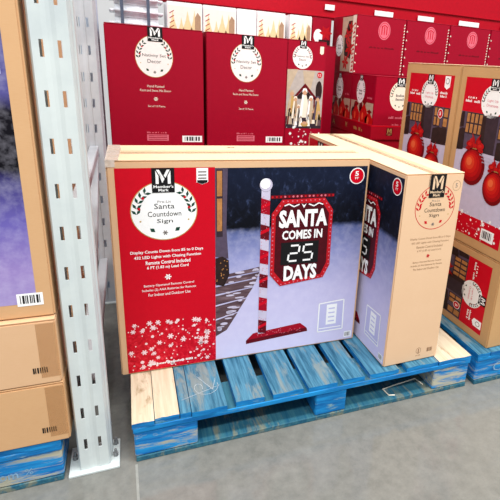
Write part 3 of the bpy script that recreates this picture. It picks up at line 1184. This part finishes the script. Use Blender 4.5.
def nativity_side(fc, root):
    p = Piece(fc)
    p.rect(.004, .140, .198, .428, 'ink_room', 1)
    p.rect(.004, .140, .198, .200, 'ink_window', 2)
    p.poly([(.004, .30), (.06, .43), (.004, .428)], 'ink_beige', 2)
    p.poly([(.085, .425), (.150, .425), (.130, .33), (.10, .33)], 'ink_beige', 2)
    # stable roof and posts
    p.poly([(.035, .290), (.100, .365), (.170, .290), (.160, .285), (.100, .345), (.045, .285)], 'ink_maroon', 3)
    p.poly([(.048, .288), (.100, .342), (.156, .288)], 'ink_garland', 3)
    p.rect(.045, .20, .053, .295, 'ink_maroon', 3)
    p.rect(.150, .20, .158, .295, 'ink_maroon', 3)
    p.ell(.175, .33, .018, .05, 'ink_garland', 3, 12)
    for u, v, h, a, b in ((.032, .20, .13, 'ink_gold', 'ink_beige'), (.052, .19, .11, 'ink_tan', 'ink_cream'), (.100, .195, .145, 'ink_cream', 'ink_white'),
                          (.070, .175, .085, 'ink_grey', 'ink_cream'), (.135, .185, .12, 'ink_beige', 'ink_white'), (.172, .185, .12, 'ink_gold', 'ink_purple'),
                          (.150, .165, .07, 'ink_cream', 'ink_tan'), (.055, .155, .06, 'ink_white', 'ink_beige'), (.085, .150, .055, 'ink_white', 'ink_cream'),
                          (.125, .152, .06, 'ink_ivory', 'ink_beige'), (.182, .155, .075, 'ink_stone', 'ink_beige'), (.024, .160, .08, 'ink_beige', 'ink_maroon')):
        figure(p, u, v, h, a, b, 4)
    p.ell(.105, .162, .020, .012, 'ink_gold', 7, 12)
    p.ell(.105, .168, .014, .008, 'ink_skin', 8, 10)
    p.done('photo_panel', root)
    p = Piece(fc)
    p.ell(.080, .489, .052, .056, 'ink_oval', 3, 30)
    wreath(p, .080, .489, .052, .056, [('Nativity Set', .62), ('Decor', .36)], layer=4)
    p.done('product_name_oval', root)
    p = Piece(fc)
    maker_logo(p, .063, .530, .098, .566, layer=7)
    p.done('maker_logo', root)
    p = Piece(fc)
    p.ell(.175, .408, .013, .014, 'ink_red', 4, 16)
    p.text('12', .168, .182, .402, .413, 'ink_white', 5)
    p.poly([(.170, .512), (.180, .506), (.190, .512), (.190, .545), (.170, .545)], 'ink_cream', 2)
    p.done('count_badge', root)
    p = Piece(fc)
    snow_pattern(p, .005, .02, .197, .150, 60, 'ink_white', .008, 4, True, 8)
    p.done('snowflake_print', root)


for x0, w, d, lab, kind in (
        (-.034, .406, .205, 'deep red nativity set box beside the shaded grey rack post, showing its text side', 'f'),
        (.386, .385, .205, 'deep red nativity set box in the middle of three, showing its text side', 'f'),
        (.775, .205, .40, 'deep red nativity set box turned to show its photo of figurines in a stable', 's')):
    r = thing('nativity_set_box', (x0, NY + (.012 if kind == 's' else 0), NZ), lab, 'box', 0, 'nativity set boxes in the second row')
    carton(r, w, d, NH, 'ink_crimson_shaded', 'x' if kind == 'f' else 'y', tape=False, bevel=.003)
    f = front(r, w, d)
    if kind == 'f':
        f.tf = lambda u, v, k=w / .406: (u * k, v)
        nativity_front(f, r)
    else:
        nativity_side(f, r)

# the closed cartons that carry the second row
r = thing('base_carton', (-.034, NY, .142), 'large closed red carton on the pallet carrying the nativity set boxes', 'carton')
carton(r, 1.245, .90, NH, 'ink_crimson_shaded', 'x', tape=False)
r = thing('base_carton', (.0, NY + .43, NZ), 'closed red carton behind the nativity boxes carrying the white tree boxes', 'carton')
carton(r, 1.21, .46, NH, 'ink_crimson_shaded', 'x', tape=False)
r = thing('base_carton', (1.262, NY, .142), 'large closed red carton under the open tray of gift cartons', 'carton')
carton(r, 1.19, .95, .655, 'ink_red_dark', 'x', tape=False)

# ------------------------------------------------------------------ tray and red gift cartons
TZ = .797
r = thing('display_tray', (1.262, 1.092, TZ), 'low red cardboard tray with printed rim holding the lower gift cartons', 'tray')
TW, TD = 1.33, .64
b = MB()
b.box(0, 0, 0, TW, TD, .004, 'ink_red_dark')
b.build('tray_floor', r)
for nm, q in (('tray_wall', (0, 0, .004, TW, .005, .078)), ('tray_wall', (0, TD - .005, .004, TW, TD, .078)),
              ('tray_wall', (0, .005, .004, .005, TD - .005, .078)), ('tray_wall', (TW - .005, .005, .004, TW, TD - .005, .078))):
    b = MB()
    b.box(*q, 'ink_red_dark')
    b.build(nm, r, .001)
p = Piece(left(r, TW, TD))
p.rect(.0, .070, TD, .077, 'ink_red', 1)
p.text('~gift wrap', .42, .53, .028, .046, 'ink_gold', 1)
p.text('M', .30, .325, .026, .056, 'ink_gold', 1, .02)
p.text('A', .10, .14, .02, .05, 'ink_gold', 1)
p.done('tray_lettering', r)
p = Piece(front(r, TW, TD))
p.rect(0, .070, TW, .077, 'ink_red', 1)
maker_logo(p, .095, .022, .135, .064, 'ink_gold', 'ink_maroon', 1)
p.done('tray_lettering', r)


def gift_side(fc, root, W_, H_, flip=False):
    p = Piece(fc)
    p.rect(.006, .012, W_ - .006, H_ * .56, 'ink_beige', 1)
    rnd = random.Random(int(W_ * 1000) + int(fc.o.y * 10))
    for i in range(9):
        p.ell(rnd.uniform(.03, W_ - .03), rnd.uniform(.03, H_ * .5), .022, .03, rnd.choice(('ink_garland', 'ink_tan', 'ink_maroon')), 2, 10)
    for i, (fu, fv, h) in enumerate(((.28, .05, .12), (.62, .04, .15), (.85, .05, .09))):
        u, v = W_ * fu, fv
        p.poly([(u - .042, v), (u + .042, v), (u + .05, v + h * .55), (u + .02, v + h * .8), (u, v + h), (u - .02, v + h * .8), (u - .05, v + h * .55)],
               'ink_ball', 3)
        p.ell(u - .012, v + h * .45, .012, .022, 'ink_ball_light', 4, 10)
        p.poly([(u - .03, v + h), (u, v + h * .85), (u + .03, v + h), (u, v + h * 1.12)], 'ink_ball_dark', 4)
    p.done('photo_panel', root)
    p = Piece(fc)
    p.ell(W_ * .42, H_ * .73, .052, .066, 'ink_white', 3, 24)
    wreath(p, W_ * .42, H_ * .73, .052, .062, [('~ribbon', .4), ('~bows', .4)], layer=4, ink_='ink_grey')
    p.done('product_name_oval', root)
    p = Piece(fc)
    maker_logo(p, W_ * .42 - .018, H_ * .90, W_ * .42 + .018, H_ - .004, layer=6)
    p.text('~set of 6', W_ * .72, W_ * .92, H_ * .62, H_ * .66, 'ink_pink', 2)
    p.done('lettering', root)


def gift_front(fc, root, W_, H_):
    p = Piece(fc)
    p.ell(W_ * .48, H_ * .70, .064, .078, 'ink_cream', 1, 28)
    wreath(p, W_ * .48, H_ * .70, .064, .078, [('~ribbon', .4), ('~bows', .4)], layer=2, ink_='ink_grey')
    p.done('product_name_oval', root)
    p = Piece(fc)
    maker_logo(p, W_ * .48 - .026, H_ * .85, W_ * .48 + .026, H_ - .004, layer=5)
    p.text('~decorative ribbon', W_ * .3, W_ * .66, H_ * .33, H_ * .37, 'ink_pink', 1)
    p.text('~set of 6', W_ * .38, W_ * .58, H_ * .22, H_ * .25, 'ink_pink', 1)
    p.done('lettering', root)


GW, GD, GH = .325, .296, .332
for x, y, lab in ((1.270, 1.102, 'red gift carton with oval badge at the front corner of the tray'),
                  (1.270, 1.402, 'red gift carton in the tray directly behind the corner carton'),
                  (1.600, 1.402, 'red gift carton in the tray second from the left in its back row'),
                  (1.930, 1.402, 'red gift carton in the tray third from the left in its back row'),
                  (2.260, 1.402, 'red gift carton in the tray last in its back row')):
    r = thing('gift_carton', (x, y, TZ + .0045), lab, 'carton', 0, 'red gift cartons in the tray')
    carton(r, GW, GD, GH, 'ink_crimson_shaded', 'x', tape=False, bevel=.003)
    if x < 1.3:
        gift_side(left(r, GW, GD), r, GD, GH)
    gift_front(front(r, GW, GD), r, GW, GH)


def emblem_side(fc, root, W_, H_):
    p = Piece(fc)
    p.rect(.15, .008, W_ - .05, H_ - .008, 'ink_beige', 1)
    p.poly([(.20, .10), (.29, .08), (.29, .29), (.24, .29), (.19, .2)], 'ink_garland', 2)
    for u, v, s in ((.24, .21, .055), (.27, .14, .06), (.225, .06, .05), (.275, .25, .04)):
        for k in range(6):
            p.leaf(u, v, s, s * .22, k * 1.047 + u * 9, 'ink_ball' if k % 2 else 'ink_sign_red', 3 + k % 2)
    p.rect(W_ - .05, .004, W_ - .004, H_ - .004, 'ink_cream', 1)
    rnd = random.Random(3)
    for i in range(12):
        p.poly([(W_ - .048 + rnd.uniform(0, .02), .01 + i * .023), (W_ - .006, .016 + i * .023), (W_ - .02, .028 + i * .023)], 'ink_red', 2)
    p.done('photo_panel', root)
    p = Piece(fc)
    p.ell(.125, .155, .055, .062, 'ink_white', 5, 26)
    wreath(p, .125, .155, .055, .062, [('~wreath', .4), ('~decor', .36)], layer=6, ink_='ink_grey')
    p.done('product_name_oval', root)


def emblem_front(fc, root, W_, H_):
    p = Piece(fc)
    u, v = W_ * .56, H_ * .77
    p.ell(u, v, .040, .050, 'ink_pink', 1, 24)
    p.ring(u, v, .035, .044, .003, 'ink_red', 2, 20)
    for s in (-.016, 0, .016):
        p.line([(u + s, v - .022), (u + s, v + .022)], .006, 'ink_red', 2)
    p.line([(u - .02, v + .02), (u, v + .03), (u + .02, v + .02)], .005, 'ink_red', 2)
    p.text('~holiday wreath', W_ * .28, W_ * .8, H_ * .46, H_ * .49, 'ink_maroon', 1)
    p.done('maker_emblem', root)
    # dashed snow strip down the right edge
    p = Piece(fc)
    rnd = random.Random(int(W_ * 10000))
    for i in range(18):
        p.poly([(W_ - .014, .008 + i * .0163), (W_ - .004, .010 + i * .0163), (W_ - .007, .019 + i * .0163)], 'ink_cream', 1)
        if i % 3 == 0:
            p.poly([(.003, .008 + i * .0163), (.013, .010 + i * .0163), (.006, .019 + i * .0163)], 'ink_cream', 1)
    p.done('edge_print', root)


EX = [1.272, 1.601, 1.913, 2.229, 2.56]
UZ = TZ + .0045 + GH + .018
for i in range(4):
    w = EX[i + 1] - EX[i] - .005
    r = thing('wreath_carton', (EX[i], 1.406, TZ + .0045 + GH), 'red carton with pink round emblem, %s of four on top row' %
              ('leftmost', 'second', 'third', 'rightmost')[i], 'carton', 0, 'red emblem cartons on the top row')
    carton(r, w, .345, .322, 'ink_crimson_shaded', 'x', tape=False, bevel=.003)
    if i == 0:
        emblem_side(left(r, w, .345), r, .345, .322)
    emblem_front(front(r, w, .345), r, w, .322)

# ------------------------------------------------------------------ red rack beam with white price cards
r = thing('rack_beam', (-.10, 2.05, 1.468), 'long red steel rack beam running along the top behind the boxes', 'beam')
b = MB()
b.box(0, 0, 0, 4.4, .05, .32, 'beam_red')
b.build('beam_face', r, .004)
for x in (-.012, 4.4):
    b = MB()
    b.box(x, -.01, -.06, x + .012, .06, .36, 'beam_red')
    b.build('end_connector', r, .002)
b = MB()
b.box(0, -.012, .012, 4.4, 0, .024, 'beam_red')
b.build('lower_flange', r, .002)
b = MB()
b.box(0, -.016, .128, 4.4, 0, .136, 'beam_red')
b.build('upper_flange', r, .002)
for i, (x0, x1) in enumerate(((1.32, 1.39), (1.70, 1.85), (2.06, 2.20), (2.43, 2.62), (2.84, 3.00))):
    b = MB()
    b.box(x0, 2.034, 1.528, x1, 2.037, 1.562, 'ink_white')
    tag(b.build('price_card', None, .0005), 'white price card on the red rack beam, %s from the left' % ('first', 'second', 'third', 'fourth', 'fifth')[i],
        'sign', 'price cards on the red beam')

# ------------------------------------------------------------------ white tree boxes on the back row
WZ = NZ + NH


def tree_art(fc, root, W_, H_):
    p = Piece(fc)
    p.rect(.004, .01, W_ - .004, H_ - .02, 'ink_ivory', 1)
    for u, h, w in ((.10, .12, .026), (.34, .09, .02), (.52, .125, .032), (.72, .13, .026)):
        x = W_ * u + .01
        p.poly([(x - w, .012), (x + w, .012), (x + w * .3, h * .6), (x, h), (x - w * .3, h * .6)], 'ink_tree_cream', 2)
    p.poly([(W_ * .78, .015), (W_ * .95, .015), (W_ * .95, .10), (W_ * .86, .12), (W_ * .78, .09)], 'ink_tan', 3)
    p.done('tree_picture', root)
    p = Piece(fc)
    for k in range(4):
        p.line([(.012, .03 + k * .025), (.035, .045 + k * .025)], .004, 'ink_red_dark', 3)
    p.done('lettering', root)


for x0, x1, pr, lab in ((.268, .455, 1, 'white box printed with cream trees, first of the row behind the left nativity boxes'),
                        (.460, .645, 1, 'white box printed with cream trees, second of the row behind the nativity boxes'),
                        (.650, .764, 0, 'blank white box between the cream tree boxes on the back row'),
                        (.768, .940, 1, 'white box printed with cream trees, right of the blank white box'),
                        (.968, 1.108, 1, 'white box printed with cream trees, last of the row above the stable photo')):
    r = thing('tree_box', (x0, 1.70, WZ), lab, 'box', 0, 'white boxes on the back row')
    carton(r, x1 - x0, .24, .165, 'ink_white', 'x', tape=False, bevel=.002)
    if pr:
        tree_art(front(r, x1 - x0, .24), r, x1 - x0, .165)
r = thing('tree_box', (1.113, 1.70, WZ), 'small box with red flower photo at the right end of the white box row', 'box', 0, 'white boxes on the back row')
carton(r, .125, .24, .165, 'ink_crimson_shaded', 'x', tape=False, bevel=.002)
p = Piece(front(r, .125, .24))
p.ell(.04, .06, .03, .04, 'ink_white', 1, 16)
for k in range(6):
    p.leaf(.09, .08, .045, .012, k * 1.047, 'ink_sign_red', 1 + k % 2)
p.rect(.045, .01, .12, .04, 'ink_garland', 1)
p.done('flower_picture', r)

# ------------------------------------------------------------------ wrapped bundle
r = thing('wrapped_bundle', (-.022, 1.69, WZ), 'white plastic-wrapped bundle with two grey bands above the left nativity box', 'bundle')
for k in range(3):
    b = MB()
    b.box(0, .0, k * .062, .27, .22, k * .062 + .064, 'plastic_wrap')
    o = b.build('wrapped_roll', r, .026, 4)
    for q in o.data.polygons:
        q.use_smooth = True
for x in (.055, .185):
    b = MB()
    b.box(x, -.002, .0, x + .016, .0, .19, 'strap_grey')
    b.box(x, -.002, .19, x + .016, .222, .192, 'strap_grey')
    b.build('band', r)
